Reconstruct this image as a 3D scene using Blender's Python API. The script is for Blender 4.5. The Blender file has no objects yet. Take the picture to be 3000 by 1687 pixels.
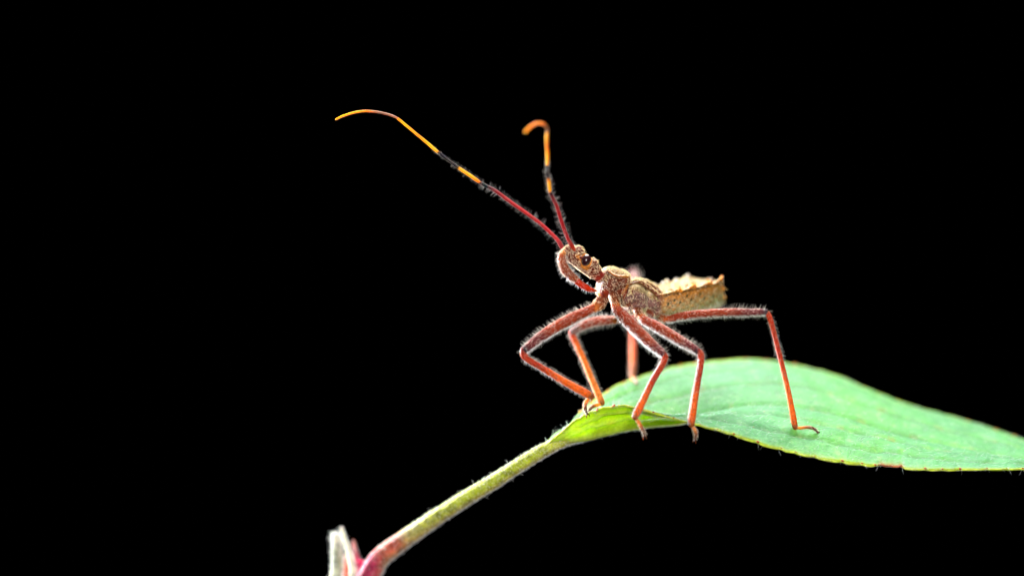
import bpy, math, random
import numpy as np
from mathutils import Vector, Matrix
from mathutils.bvhtree import BVHTree

# ------------------------------------------------------------------ camera, light, exposure
S = 0.001                       # everything below is written in millimetres; the scene is in metres
D = 300.0                       # macro lens about 30 cm from the insect
scene = bpy.context.scene
rng = np.random.default_rng(7)
random.seed(7)

cam = bpy.data.cameras.new("camera")
cam.sensor_width = 36.0
cam.lens = 108.0
cam.clip_start = 0.005
cam.clip_end = 5.0
cam.dof.use_dof = True
cam.dof.focus_distance = (D - 0.6) * S
cam.dof.aperture_fstop = 8.0
cam_o = bpy.data.objects.new("camera", cam)
cam_o.location = (0, -D * S, 0)
cam_o.rotation_euler = (math.radians(90), 0, 0)
scene.collection.objects.link(cam_o)
scene.camera = cam_o

world = bpy.data.worlds.new("World")
scene.world = world
world.use_nodes = True
world.node_tree.nodes["Background"].inputs[0].default_value = (0, 0, 0, 1)
world.node_tree.nodes["Background"].inputs[1].default_value = 0.0

FOC = Vector((8, 0, -3))
def area(name, loc, size, watts, col=(1, 1, 1), target=FOC, shape='DISK', size_y=None):
    l = bpy.data.lights.new(name, 'AREA')
    l.shape = shape
    l.size = size * S
    if size_y: l.size_y = size_y * S
    l.energy = watts
    l.color = col
    o = bpy.data.objects.new(name, l)
    loc = Vector(loc)
    o.location = loc * S
    o.rotation_euler = (Vector(target) - loc).to_track_quat('-Z', 'Y').to_euler()
    scene.collection.objects.link(o)
    return o

area("softbox_above", (20, 100, 215), 170, 2.55, (1.0, 0.98, 0.93), shape='SQUARE')
area("flash_behind_left", (-220, 170, 40), 80, 8.0, (0.93, 0.97, 1.0))
area("flash_behind_low", (60, 220, -110), 100, 0.45, (0.90, 0.95, 1.0))
area("ring_flash", (25, -330, 60), 80, 1.35, (1.0, 0.96, 0.90))

scene.view_settings.view_transform = 'Standard'
scene.view_settings.look = 'None'
scene.view_settings.gamma = 1.0
scene.view_settings.exposure = 0.0
scene.cycles.max_bounces = 10
scene.cycles.transmission_bounces = 6
scene.cycles.use_denoising = True
scene.cycles.use_adaptive_sampling = False
scene.cycles.filter_width = 1.2

# ------------------------------------------------------------------ helpers
def P(u, v, Y=0.0):
    """photo pixel + depth behind the focus plane (mm) -> point in mm"""
    k = (1 + Y / D) / 30.0
    return Vector(((u - 1500) * k, Y, (843.5 - v) * k))

def px(a):
    k = (1 + a[:, 1] / D) / 30.0
    return a[:, 0] / k + 1500, 843.5 - a[:, 2] / k

def link(o): scene.collection.objects.link(o)

def empty(name, loc, parent=None, root=None):
    o = bpy.data.objects.new(name, None)
    o.empty_display_size = 0.002
    if parent is None: o.location = Vector(loc) * S
    else: o.parent = parent
    link(o)
    return o

def mesh_obj(name, V, F, mat, parent, origin, col=None, smooth=True, kind=None):
    V = (np.asarray(V, float) - np.asarray(origin, float)) * S
    me = bpy.data.meshes.new(name)
    me.from_pydata(V.tolist(), [], F if isinstance(F, list) else F.tolist())
    if col is not None:
        at = me.color_attributes.new("col", 'FLOAT_COLOR', 'POINT')
        c = np.ones((len(V), 4)); c[:, :3] = np.asarray(col)[:, :3]
        at.data.foreach_set("color", c.ravel())
    if smooth:
        me.polygons.foreach_set("use_smooth", [True] * len(me.polygons))
    me.materials.append(mat)
    me.update()
    o = bpy.data.objects.new(name, me)
    if parent: o.parent = parent
    if kind: o["kind"] = kind
    link(o)
    return o

def catmull(A, sub):
    """A: (n,k) control rows -> smooth rows"""
    A = np.asarray(A, float)
    n = len(A)
    E = np.vstack([2 * A[0] - A[1], A, 2 * A[-1] - A[-2]])
    out = []
    for i in range(n - 1):
        p0, p1, p2, p3 = E[i], E[i + 1], E[i + 2], E[i + 3]
        for j in range(sub):
            t = j / sub
            out.append(0.5 * (2 * p1 + (p2 - p0) * t + (2 * p0 - 5 * p1 + 4 * p2 - p3) * t * t + (3 * p1 - p0 - 3 * p2 + p3) * t ** 3))
    out.append(A[-1])
    return np.array(out)

def frames(C):
    T = np.gradient(C, axis=0)
    T /= np.linalg.norm(T, axis=1)[:, None] + 1e-12
    N = np.zeros_like(C)
    ref = np.array([0, -1.0, 0]) if abs(T[0][1]) < 0.9 else np.array([0, 0, 1.0])
    n = ref - T[0] * ref.dot(T[0]); n /= np.linalg.norm(n)
    for i in range(len(C)):
        n = n - T[i] * n.dot(T[i]); n /= np.linalg.norm(n) + 1e-12
        N[i] = n
    B = np.cross(T, N)
    return T, N, B

class Tube:
    """round-capped tapering tube through (point, radius px, colour) rows; a colour per ring"""
    def __init__(s, rows, sub=6, seg=14, lump=0.0, flat=1.0):
        A = np.array([list(p) + [r / 30.0] + list(c) for p, r, c in rows], float)
        R = catmull(A, sub)
        s.C, s.r, s.col = R[:, :3], np.maximum(R[:, 3], 0.01), np.clip(R[:, 4:7], 0, 1)
        s.T, s.N, s.B = frames(s.C)
        n = len(s.C)
        C, r, col, T, N, B = [], [], [], [], [], []
        def add(i, off, k):
            C.append(s.C[i] + s.T[i] * off); r.append(s.r[i] * k); col.append(s.col[i]); T.append(s.T[i]); N.append(s.N[i]); B.append(s.B[i])
        for a in (80, 55, 28): add(0, -s.r[0] * math.sin(math.radians(a)), math.cos(math.radians(a)))
        for i in range(n): add(i, 0, 1)
        for a in (28, 55, 80): add(n - 1, s.r[-1] * math.sin(math.radians(a)), math.cos(math.radians(a)))
        C, r, col, N, B = map(np.array, (C, r, col, N, B))
        th = np.linspace(0, 2 * math.pi, seg, endpoint=False)
        rr = r[:, None] * (1 + lump * rng.standard_normal((len(C), seg)))
        V = C[:, None, :] + rr[:, :, None] * (np.cos(th)[None, :, None] * N[:, None, :] * flat + np.sin(th)[None, :, None] * B[:, None, :])
        s.V = V.reshape(-1, 3)
        m = len(C)
        F = []
        for i in range(m - 1):
            for j in range(seg):
                a = i * seg + j; b = i * seg + (j + 1) % seg
                F.append((a, b, b + seg, a + seg))
        F.append(tuple(range(seg - 1, -1, -1))); F.append(tuple(range((m - 1) * seg, m * seg)))
        s.F = F
        s.vcol = np.repeat(col, seg, axis=0)
    def sample(s, n, t0=0.0, t1=1.0):
        L = np.concatenate([[0], np.cumsum(np.linalg.norm(np.diff(s.C, axis=0), axis=1))])
        d = (t0 + (t1 - t0) * rng.random(n)) * L[-1]
        i = np.clip(np.searchsorted(L, d) - 1, 0, len(L) - 2)
        f = ((d - L[i]) / (L[i + 1] - L[i] + 1e-9))[:, None]
        mix = lambda X: X[i] * (1 - f) + X[i + 1] * f
        C, T, N, B = mix(s.C), mix(s.T), mix(s.N), mix(s.B)
        r = s.r[i] * (1 - f[:, 0]) + s.r[i + 1] * f[:, 0]
        a = rng.random(n) * 2 * math.pi
        n_ = np.cos(a)[:, None] * N + np.sin(a)[:, None] * B
        return C + n_ * r[:, None] * 0.97, n_, T

def unit(a): return a / (np.linalg.norm(a, axis=1)[:, None] + 1e-12)

class Hair:
    """tapered three-sided hairs, gathered into one mesh"""
    def __init__(s): s.V, s.F, s.c, s.n = [], [], [], 0
    def add(s, p, d, L, w, bend=None, col=(1, 1, 1), seg=3):
        n = len(p)
        if n == 0: return
        L = np.broadcast_to(np.asarray(L, float), (n,)); w = np.broadcast_to(np.asarray(w, float), (n,))
        d = unit(d)
        if bend is None: bend = np.zeros((n, 3))
        side = unit(np.cross(d, rng.standard_normal((n, 3))))
        oth = np.cross(d, side)
        K = seg
        ring = []
        for k in range(K):
            t = k / K
            c = p + d * (L * t)[:, None] + bend * (L * t * t)[:, None]
            ww = (w * (1 - 0.6 * t))[:, None] * 0.5
            for q in range(3):
                a = q * 2 * math.pi / 3
                ring.append(c + ww * (math.cos(a) * side + math.sin(a) * oth))
        ring.append(p + d * L[:, None] + bend * L[:, None])
        V = np.stack(ring, axis=1)
        nv = V.shape[1]
        base = (np.arange(n) * nv + s.n)[:, None]
        fs = []
        for k in range(K - 1):
            for q in range(3):
                fs.append([k * 3 + q, k * 3 + (q + 1) % 3, k * 3 + 3 + (q + 1) % 3, k * 3 + 3 + q])
        quads = (base[:, None, :] + np.array(fs)[None]).reshape(-1, 4) if fs else np.zeros((0, 4), int)
        k = (K - 1) * 3
        tri = (base[:, None, :] + np.array([[k + q, k + (q + 1) % 3, K * 3] for q in range(3)])[None]).reshape(-1, 3)
        s.V.append(V.reshape(-1, 3)); s.F += quads.tolist() + tri.tolist(); s.n += n * nv
        col = np.asarray(col, float)
        col = np.broadcast_to(col, (n, 3)) * (0.8 + 0.4 * rng.random((n, 1)))
        s.c.append(np.repeat(col, nv, axis=0))
    def build(s, name, mat, parent, origin):
        return mesh_obj(name, np.vstack(s.V), s.F, mat, parent, origin, np.vstack(s.c), True, "stuff")

# ------------------------------------------------------------------ materials
def new_mat(name):
    m = bpy.data.materials.new(name); m.use_nodes = True
    nt = m.node_tree; nt.nodes.clear()
    out = nt.nodes.new("ShaderNodeOutputMaterial")
    return m, nt, out

def nd(nt, t, **k):
    n = nt.nodes.new(t)
    for a, b in k.items(): setattr(n, a, b)
    return n

def noise(nt, per_mm, detail=3.0, rough=0.6):
    tc = nd(nt, "ShaderNodeTexCoord")
    n = nd(nt, "ShaderNodeTexNoise")
    n.inputs["Scale"].default_value = per_mm / S
    n.inputs["Detail"].default_value = detail
    n.inputs["Roughness"].default_value = rough
    nt.links.new(tc.outputs["Object"], n.inputs["Vector"])
    return n

def mat_cuticle(name, rough=0.4, sss=0.0, var=0.5, per_mm=6.0, bump=0.02, coat=0.0, rad=(1.0, 0.35, 0.12), sssscale=0.35, spec=0.5):
    m, nt, out = new_mat(name)
    b = nd(nt, "ShaderNodeBsdfPrincipled")
    at = nd(nt, "ShaderNodeVertexColor", layer_name="col")
    n = noise(nt, per_mm)
    mr = nd(nt, "ShaderNodeMapRange"); mr.inputs[1].default_value = 0.3; mr.inputs[2].default_value = 0.7
    mr.inputs[3].default_value = 1 - var; mr.inputs[4].default_value = 1 + var * 0.6
    nt.links.new(n.outputs[0], mr.inputs[0])
    mx = nd(nt, "ShaderNodeMix", data_type='RGBA', blend_type='MULTIPLY'); mx.inputs[0].default_value = 1
    nt.links.new(at.outputs[0], mx.inputs[6]); nt.links.new(mr.outputs[0], mx.inputs[7])
    nt.links.new(mx.outputs[2], b.inputs["Base Color"])
    b.inputs["Roughness"].default_value = rough
    b.inputs["Specular IOR Level"].default_value = spec
    b.inputs["Subsurface Weight"].default_value = sss
    b.inputs["Subsurface Radius"].default_value = rad
    b.inputs["Subsurface Scale"].default_value = sssscale * S
    b.inputs["Coat Weight"].default_value = coat
    b.inputs["Coat Roughness"].default_value = 0.1
    if bump:
        bp = nd(nt, "ShaderNodeBump"); bp.inputs["Strength"].default_value = 1.0; bp.inputs["Distance"].default_value = bump * S
        n2 = noise(nt, per_mm * 3)
        nt.links.new(n2.outputs[0], bp.inputs["Height"]); nt.links.new(bp.outputs[0], b.inputs["Normal"])
    nt.links.new(b.outputs[0], out.inputs[0])
    return m

def mat_hair(name, trans=0.45, rough=0.35):
    m, nt, out = new_mat(name)
    at = nd(nt, "ShaderNodeVertexColor", layer_name="col")
    b = nd(nt, "ShaderNodeBsdfPrincipled"); b.inputs["Roughness"].default_value = rough
    t = nd(nt, "ShaderNodeBsdfTranslucent")
    x = nd(nt, "ShaderNodeMixShader"); x.inputs[0].default_value = trans
    nt.links.new(at.outputs[0], b.inputs["Base Color"]); nt.links.new(at.outputs[0], t.inputs[0])
    nt.links.new(b.outputs[0], x.inputs[1]); nt.links.new(t.outputs[0], x.inputs[2]); nt.links.new(x.outputs[0], out.inputs[0])
    return m

def mat_leaf(name):
    m, nt, out = new_mat(name)
    L = nt.links.new
    at = nd(nt, "ShaderNodeVertexColor", layer_name="col")
    n1 = noise(nt, 0.35, 4, 0.6); n2 = noise(nt, 3.0, 5, 0.7)
    mr = nd(nt, "ShaderNodeMapRange"); mr.inputs[1].default_value = 0.3; mr.inputs[2].default_value = 0.7; mr.inputs[3].default_value = 0.86; mr.inputs[4].default_value = 1.14
    L(n1.outputs[0], mr.inputs[0])
    mr2 = nd(nt, "ShaderNodeMapRange"); mr2.inputs[1].default_value = 0.3; mr2.inputs[2].default_value = 0.7; mr2.inputs[3].default_value = 0.8; mr2.inputs[4].default_value = 1.2
    L(n2.outputs[0], mr2.inputs[0])
    mm = nd(nt, "ShaderNodeMath", operation='MULTIPLY'); L(mr.outputs[0], mm.inputs[0]); L(mr2.outputs[0], mm.inputs[1])
    mx = nd(nt, "ShaderNodeMix", data_type='RGBA', blend_type='MULTIPLY'); mx.inputs[0].default_value = 1
    L(at.outputs[0], mx.inputs[6]); L(mm.outputs[0], mx.inputs[7])
    # paler dusty patches
    n4 = noise(nt, 0.9, 5, 0.65)
    r4 = nd(nt, "ShaderNodeMapRange"); r4.inputs[1].default_value = 0.52; r4.inputs[2].default_value = 0.72; r4.inputs[3].default_value = 0.0; r4.inputs[4].default_value = 0.6
    L(n4.outputs[0], r4.inputs[0])
    pale = nd(nt, "ShaderNodeMix", data_type='RGBA', blend_type='SCREEN'); pale.inputs[7].default_value = (0.16, 0.22, 0.16, 1)
    L(r4.outputs[0], pale.inputs[0]); L(mx.outputs[2], pale.inputs[6])
    mx = pale
    # scattered red-brown specks
    tc = nd(nt, "ShaderNodeTexCoord")
    vo = nd(nt, "ShaderNodeTexVoronoi"); vo.inputs["Scale"].default_value = 0.8 / S
    L(tc.outputs["Object"], vo.inputs["Vector"])
    n3 = noise(nt, 0.12, 2)
    r3 = nd(nt, "ShaderNodeMapRange"); r3.inputs[1].default_value = 0.45; r3.inputs[2].default_value = 0.62; r3.inputs[3].default_value = 0.0; r3.inputs[4].default_value = 0.10
    L(n3.outputs[0], r3.inputs[0])
    lt = nd(nt, "ShaderNodeMath", operation='LESS_THAN'); L(vo.outputs["Distance"], lt.inputs[0]); L(r3.outputs[0], lt.inputs[1])
    sp = nd(nt, "ShaderNodeMix", data_type='RGBA'); sp.inputs[7].default_value = (0.30, 0.16, 0.04, 1)
    sc = nd(nt, "ShaderNodeMath", operation='MULTIPLY'); sc.inputs[1].default_value = 0.75
    L(lt.outputs[0], sc.inputs[0]); L(sc.outputs[0], sp.inputs[0]); L(mx.outputs[2], sp.inputs[6])
    b = nd(nt, "ShaderNodeBsdfPrincipled")
    b.inputs["Roughness"].default_value = 0.55
    b.inputs["Specular IOR Level"].default_value = 0.35
    b.inputs["Sheen Weight"].default_value = 0.08
    L(sp.outputs[2], b.inputs["Base Color"])
    bp = nd(nt, "ShaderNodeBump"); bp.inputs["Strength"].default_value = 1.0; bp.inputs["Distance"].default_value = 0.10 * S
    nb = noise(nt, 2.2, 4, 0.65)
    vc = nd(nt, "ShaderNodeTexVoronoi", feature='DISTANCE_TO_EDGE'); vc.inputs["Scale"].default_value = 1.5 / S
    L(tc.outputs["Object"], vc.inputs["Vector"])
    vr = nd(nt, "ShaderNodeMapRange"); vr.inputs[1].default_value = 0.0; vr.inputs[2].default_value = 0.12; vr.inputs[3].default_value = 0.0; vr.inputs[4].default_value = 0.14
    L(vc.outputs["Distance"], vr.inputs[0])
    hs = nd(nt, "ShaderNodeMath", operation='ADD'); L(nb.outputs[0], hs.inputs[0]); L(vr.outputs[0], hs.inputs[1])
    L(hs.outputs[0], bp.inputs["Height"]); L(bp.outputs[0], b.inputs["Normal"])
    t = nd(nt, "ShaderNodeBsdfTranslucent")
    tm = nd(nt, "ShaderNodeMix", data_type='RGBA', blend_type='MULTIPLY'); tm.inputs[0].default_value = 1; tm.inputs[7].default_value = (2.6, 1.7, 0.25, 1)
    L(sp.outputs[2], tm.inputs[6]); L(tm.outputs[2], t.inputs[0])
    x = nd(nt, "ShaderNodeMixShader"); x.inputs[0].default_value = 0.42
    L(b.outputs[0], x.inputs[1]); L(t.outputs[0], x.inputs[2]); L(x.outputs[0], out.inputs[0])
    return m

M_BODY = mat_cuticle("body_cuticle", rough=0.5, sss=0.1, var=0.6, per_mm=4, bump=0.04, spec=0.25)
M_LEG = mat_cuticle("leg_cuticle", rough=0.42, sss=0.25, var=0.6, per_mm=6, bump=0.03, spec=0.14)
M_ANT = mat_cuticle("antenna_cuticle", rough=0.45, sss=0.6, var=0.25, per_mm=8, bump=0.01, spec=0.15)
M_GLOSS = mat_cuticle("glossy_cuticle", rough=0.22, sss=0.4, var=0.25, per_mm=5, bump=0.0, coat=0.4)
M_EYE = mat_cuticle("eye_lens", rough=0.26, var=0.3, per_mm=3, bump=0.004, coat=0.25)
M_HAIR = mat_hair("pale_setae")
M_LEAF = mat_leaf("leaf_lamina")
M_STEM = mat_cuticle("petiole_skin", rough=0.6, spec=0.25, sss=0.3, var=0.6, per_mm=1.3, bump=0.12, rad=(0.8, 0.7, 0.15), sssscale=0.6)
M_WOOL = mat_hair("plant_hair", 0.35, 0.5)

# ------------------------------------------------------------------ the plant
shoot = empty("leafy_shoot", P(1065, 1740, 8.5))
SO = P(1065, 1740, 8.5)
shoot["label"] = "green serrated leaf on a hairy pink and green stalk with fuzzy white bud"
shoot["category"] = "plant"

ST = [  # near margin, midrib, far margin (photo pixel, depth)
    ((1572, 1318, 2.8), (1576, 1324, 3.0), (1580, 1314, 3.3)),
    ((1622, 1284, 1.9), (1630, 1302, 2.5), (1626, 1270, 3.8)),
    ((1665, 1247, 0.9), (1668, 1287, 2.1), (1668, 1242, 4.4)),
    ((1720, 1213, 0.3), (1725, 1274, 2.5), (1712, 1194, 6.0)),
    ((1780, 1192, -0.6), (1790, 1258, 3.2), (1768, 1154, 8.5)),
    ((1830, 1187, -1.5), (1850, 1247, 3.8), (1817, 1127, 10.5)),
    ((1890, 1201, -2.4), (1910, 1239, 4.3), (1890, 1101, 12.5)),
    ((1960, 1220, -3.0), (1980, 1231, 4.8), (1980, 1073, 14.0)),
    ((2040, 1240, -3.2), (2060, 1212, 5.0), (2080, 1060, 15.0)),
    ((2130, 1264, -3.2), (2150, 1192, 5.2), (2190, 1054, 16.0)),
    ((2250, 1302, -3.2), (2280, 1184, 5.5), (2300, 1063, 16.5)),
    ((2400, 1337, -3.0), (2420, 1205, 5.5), (2430, 1094, 16.5)),
    ((2520, 1356, -2.8), (2540, 1240, 5.5), (2550, 1141, 16.0)),
    ((2640, 1367, -2.6), (2660, 1275, 5.5), (2680, 1190, 16.0)),
    ((2760, 1373, -2.4), (2800, 1308, 5.3), (2830, 1232, 15.0)),
    ((2880, 1371, -2.2), (2920, 1330, 5.0), (2960, 1272, 14.0)),
    ((3020, 1372, -1.5), (3060, 1352, 4.8), (3100, 1325, 12.5)),
    ((3250, 1385, 0.0), (3280, 1385, 4.5), (3300, 1385, 10.0)),
    ((3480, 1420, 2.5), (3490, 1420, 4.2), (3500, 1425, 6.5)),
    ((3600, 1446, 3.9), (3602, 1445, 4.0), (3604, 1446, 4.1)),
]
SUB = 22
rowsA = np.array([np.concatenate([P(*a), P(*b), P(*c)]) for a, b, c in ST])
R = catmull(rowsA, SUB)
NN, MM, FF = R[:, 0:3], R[:, 3:6], R[:, 6:9]
ns = len(R)
up = np.array([0, 0, 1.0])
Ln = np.concatenate([[0], np.cumsum(np.linalg.norm(np.diff(NN, axis=0), axis=1))])
Lf = np.concatenate([[0], np.cumsum(np.linalg.norm(np.diff(FF, axis=0), axis=1))])
def scallop(L, pitch, ph):
    # shallow arcs that meet in cusps, spacing a little uneven
    x = L / pitch + ph + 0.18 * np.sin(L * 0.9) + 0.1 * np.sin(L * 2.3)
    return np.abs(np.sin(math.pi * x)), x
scN, xN = scallop(Ln, 2.05, 0.2)
scF, xF = scallop(Lf, 2.4, 0.55)
tap = np.clip(np.minimum(Ln, Ln[-1] - Ln) / 6.0, 0, 1)
def outd(a, b):
    d = a - b
    return d / (np.linalg.norm(d, axis=1)[:, None] + 1e-9)
NN = NN + outd(NN, MM) * (0.27 * scN * tap)[:, None]
FF = FF + outd(FF, MM) * (0.20 * scF * tap)[:, None]
# an insect bite in the near margin
uN, vN = px(NN)
bite = np.clip((uN - 2566) / 12, 0, 1) * np.clip((2652 - uN) / 12, 0, 1)
NN = NN - outd(NN, MM) * (bite * (0.45 + 0.08 * np.sin(uN * 0.21) + 0.06 * np.sin(uN * 0.53)))[:, None]

NW = 34
ws = np.concatenate([-np.linspace(1, 0, NW) ** 0.9, (np.linspace(0, 1, NW)[1:]) ** 1.0])
nw = len(ws)
G = np.zeros((ns, nw, 3))
vein_w = (-0.70, -0.36, 0.0, 0.36, 0.70)
su = np.linspace(0, 1, ns)
for j, w in enumerate(ws):
    a = abs(w)
    E = NN if w < 0 else FF
    G[:, j] = MM * (1 - a) + E * a
    wid = np.linalg.norm(E - MM, axis=1)
    # lamina swells between the veins, sinks along them
    bulge = 0.05 * wid * math.sin(math.pi * a)
    G[:, j, 2] += bulge
    for k in vein_w:
        G[:, j, 2] -= (0.34 if k == 0 else 0.25) * np.exp(-((w - k) * wid / 0.36) ** 2) * np.clip(wid / 4, 0, 1)
# ladder of small cross veins between the long ones, bowed
xv = np.zeros((ns, nw))
vb = np.array([-1.0, -0.70, -0.36, 0.0, 0.36, 0.70, 1.0])
for j, w in enumerate(ws):
    k = min(max(np.searchsorted(vb, w, side='right') - 1, 0), 5)
    f = (w - vb[k]) / (vb[k + 1] - vb[k])
    ph = (Ln / 2.1 + 0.37 * k + 0.55 * math.sin(math.pi * f) * (1 if w < 0 else -1) + 0.12 * np.sin(Ln * 1.3 + k) + 0.15 * f) % 1.0
    xv[:, j] = np.exp(-((ph - 0.5) / 0.055) ** 2) * tap
    G[:, j, 2] -= 0.05 * xv[:, j]
# cross ripples
for j, w in enumerate(ws):
    G[:, j, 2] += 0.07 * np.sin(Ln * 1.7 + 9 * abs(w)) * math.sin(math.pi * min(1, abs(w))) * tap + 0.05 * np.sin(Ln * 0.63 + w * 7)* tap
Gs = np.gradient(G, axis=0); Gw = np.gradient(G, axis=1)
GN = np.cross(Gs, Gw); GN /= np.linalg.norm(GN, axis=2)[:, :, None] + 1e-9
if GN[200, nw // 2, 2] < 0: GN = -GN
top = G; bot = G - GN * 0.16
green_t = np.array([0.080, 0.375, 0.158]); green_b = np.array([0.40, 0.43, 0.012])
ct = np.zeros((ns, nw, 3)); cb = np.zeros((ns, nw, 3))
for j, w in enumerate(ws):
    ct[:, j] = green_t; cb[:, j] = green_b
    for k in vein_w:
        wid = np.linalg.norm((NN if w < 0 else FF) - MM, axis=1)
        e = np.exp(-((w - k) * wid / 0.22) ** 2)[:, None]
        ct[:, j] = ct[:, j] * (1 - 0.75 * e) + np.array([0.045, 0.22, 0.085]) * 0.75 * e
        cb[:, j] = cb[:, j] * (1 - 0.6 * e) + np.array([0.58, 0.56, 0.22]) * 0.6 * e
    eb = np.clip(1 - Ln / 6.0, 0, 1)[:, None] * 0.85
    cb[:, j] = cb[:, j] * (1 - eb) + np.array([0.36, 0.42, 0.04]) * eb
    e = xv[:, j][:, None]
    ct[:, j] = ct[:, j] * (1 - 0.35 * e) + np.array([0.05, 0.26, 0.10]) * 0.35 * e
    for k, ph0 in ((-0.36, 0.0), (0.0, 2.0), (0.36, 4.0)):
        wid = np.linalg.norm((NN if w < 0 else FF) - MM, axis=1)
        e = (np.exp(-((w - k - 0.02) * wid / 0.45) ** 2) * np.clip(np.sin(Ln * 0.55 + ph0) * np.sin(Ln * 1.9 + ph0 * 3) * 1.5 - 0.95, 0, 0.18))[:, None]
        ct[:, j] = ct[:, j] * (1 - e) + np.array([0.30, 0.17, 0.08]) * e
    e = np.exp(-(1 - abs(w)) * 40)
    edge = np.array([0.36, 0.55, 0.05])
    ct[:, j] = ct[:, j] * (1 - e) + edge * e; cb[:, j] = cb[:, j] * (1 - e) + edge * e
    br = np.array([0.28, 0.09, 0.015])
    if w < 0:
        e2 = (np.clip(bite * 1.2, 0, 1) * math.exp(-(1 - abs(w)) * 26))[:, None]
        ct[:, j] = ct[:, j] * (1 - e2) + br * e2; cb[:, j] = cb[:, j] * (1 - e2) + br * e2
V = np.vstack([top.reshape(-1, 3), bot.reshape(-1, 3)])
C = np.vstack([ct.reshape(-1, 3), cb.reshape(-1, 3)])
o2 = ns * nw
F = []
for i in range(ns - 1):
    for j in range(nw - 1):
        a = i * nw + j
        F.append((a, a + 1, a + nw + 1, a + nw)); F.append((o2 + a, o2 + a + nw, o2 + a + nw + 1, o2 + a + 1))
for i in range(ns - 1):
    for j in (0, nw - 1):
        a = i * nw + j
        F.append((a, a + nw, o2 + a + nw, o2 + a))
for i in (0, ns - 1):
    for j in range(nw - 1):
        a = i * nw + j
        F.append((a, a + 1, o2 + a + 1, o2 + a))
blade = mesh_obj("leaf_blade", V, F, M_LEAF, shoot, SO, C)
leaf_bvh = BVHTree.FromPolygons([Vector(v) for v in V], F)

def on_leaf(u, v, lift=0.0):
    """where the line of sight through a photo pixel meets the leaf"""
    o = Vector((0, -D, 0)); d = (P(u, v, 0) - o).normalized()
    h = leaf_bvh.ray_cast(o, d)
    return h[0] + (-d) * lift if h[0] else None

# bright rolled rim along both margins
for E, nm in ((NN, 0),):
    br = np.array([0.30, 0.08, 0.012]); yg = np.array([0.50, 0.62, 0.04])
    rows = []
    for i in range(4, ns - 4, 2):
        b_ = bite[i] if nm == 0 else 0
        rows.append((Vector(E[i]) - Vector((0, -0.03, 0.09)), 2.4, yg * (1 - b_) + br * b_))
    t = Tube(rows, sub=2, seg=8, lump=0.05)
    mesh_obj("leaf_margin", t.V, t.F, M_STEM, blade, SO, t.vcol)

# red-brown tooth tips in the cusps
tooth_me = None
def cusps(x): return [i for i in range(50, ns - 8) if math.floor(x[i]) != math.floor(x[i - 1])]
for E, x, sgn in ((NN, xN, 0), (FF, xF, 1)):
    od = outd(E, MM)
    for i in cusps(x):
        if tooth_me is None:
            t = Tube([(Vector((0, 0, -0.12)), 4.2, (0.46, 0.30, 0.03)), (Vector((0, 0, 0.03)), 3.2, (0.48, 0.16, 0.03)), (Vector((0, 0, 0.16)), 2.2, (0.42, 0.08, 0.02)), (Vector((0, 0, 0.27)), 0.8, (0.30, 0.05, 0.02))], sub=2, seg=8, lump=0.06)
            o = mesh_obj("tooth", t.V, t.F, M_STEM, blade, (0, 0, 0), t.vcol); tooth_me = o.data
        else:
            o = bpy.data.objects.new("tooth", tooth_me); o.parent = blade; link(o)
        d = Vector(od[i]) + Vector((random.uniform(0.3, 1.0), 0, 0.1 if sgn else 0.25))
        o.location = (Vector(E[i]) - SO) * S
        o.rotation_euler = d.to_track_quat('Z', 'Y').to_euler()
        k = random.choice((0.35, 0.5, 0.75, 0.95, 1.1))
        o.scale = (k, k, k * random.uniform(0.8, 1.3))

# hairs on the leaf: fine and lying on the upper face, tufted along the rim
h = Hair()
n = 3600
ii = rng.integers(10, ns - 30, n); jj = rng.integers(1, nw - 1, n)
p = G[ii, jj] + rng.standard_normal((n, 3)) * np.array([0.2, 0.2, 0]) * 0.6
nrm = GN[ii, jj]
tx = unit(Gs[ii, jj]); ty = unit(Gw[ii, jj])
p = G[ii, jj] + tx * rng.uniform(-.1, .1, (n, 1)) + ty * rng.uniform(-.12, .12, (n, 1))
ang = rng.normal(0.3, 0.9, n)[:, None]
d = tx * np.cos(ang) + ty * np.sin(ang) + nrm * rng.uniform(0.12, 0.5, (n, 1))
h.add(p, d, rng.uniform(0.2, 0.75, n), 0.022, bend=-nrm * 0.2 + rng.standard_normal((n, 3)) * 0.28, col=(0.75, 0.85, 0.78))
idx = np.repeat(np.array(cusps(xN)), 4)
n = len(idx)
h.add(NN[idx] + rng.normal(0, .12, (n, 3)) * np.array([1.6, .4, .5]), rng.normal(0, .6, (n, 3)) + np.array([0.15, -0.5, -0.8]), rng.uniform(0.2, 0.55, n), 0.02, bend=rng.standard_normal((n, 3)) * 0.7, col=(0.85, 0.88, 0.9))
n = 500
idx = rng.integers(12, ns - 12, n)
h.add(NN[idx], rng.normal(0, .6, (n, 3)) + np.array([0.1, -0.4, -0.4]), rng.uniform(0.1, 0.35, n), 0.02, bend=rng.standard_normal((n, 3)) * 0.3, col=(0.8, 0.85, 0.85))
h.build("leaf_hair", M_WOOL, blade, SO)

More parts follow.
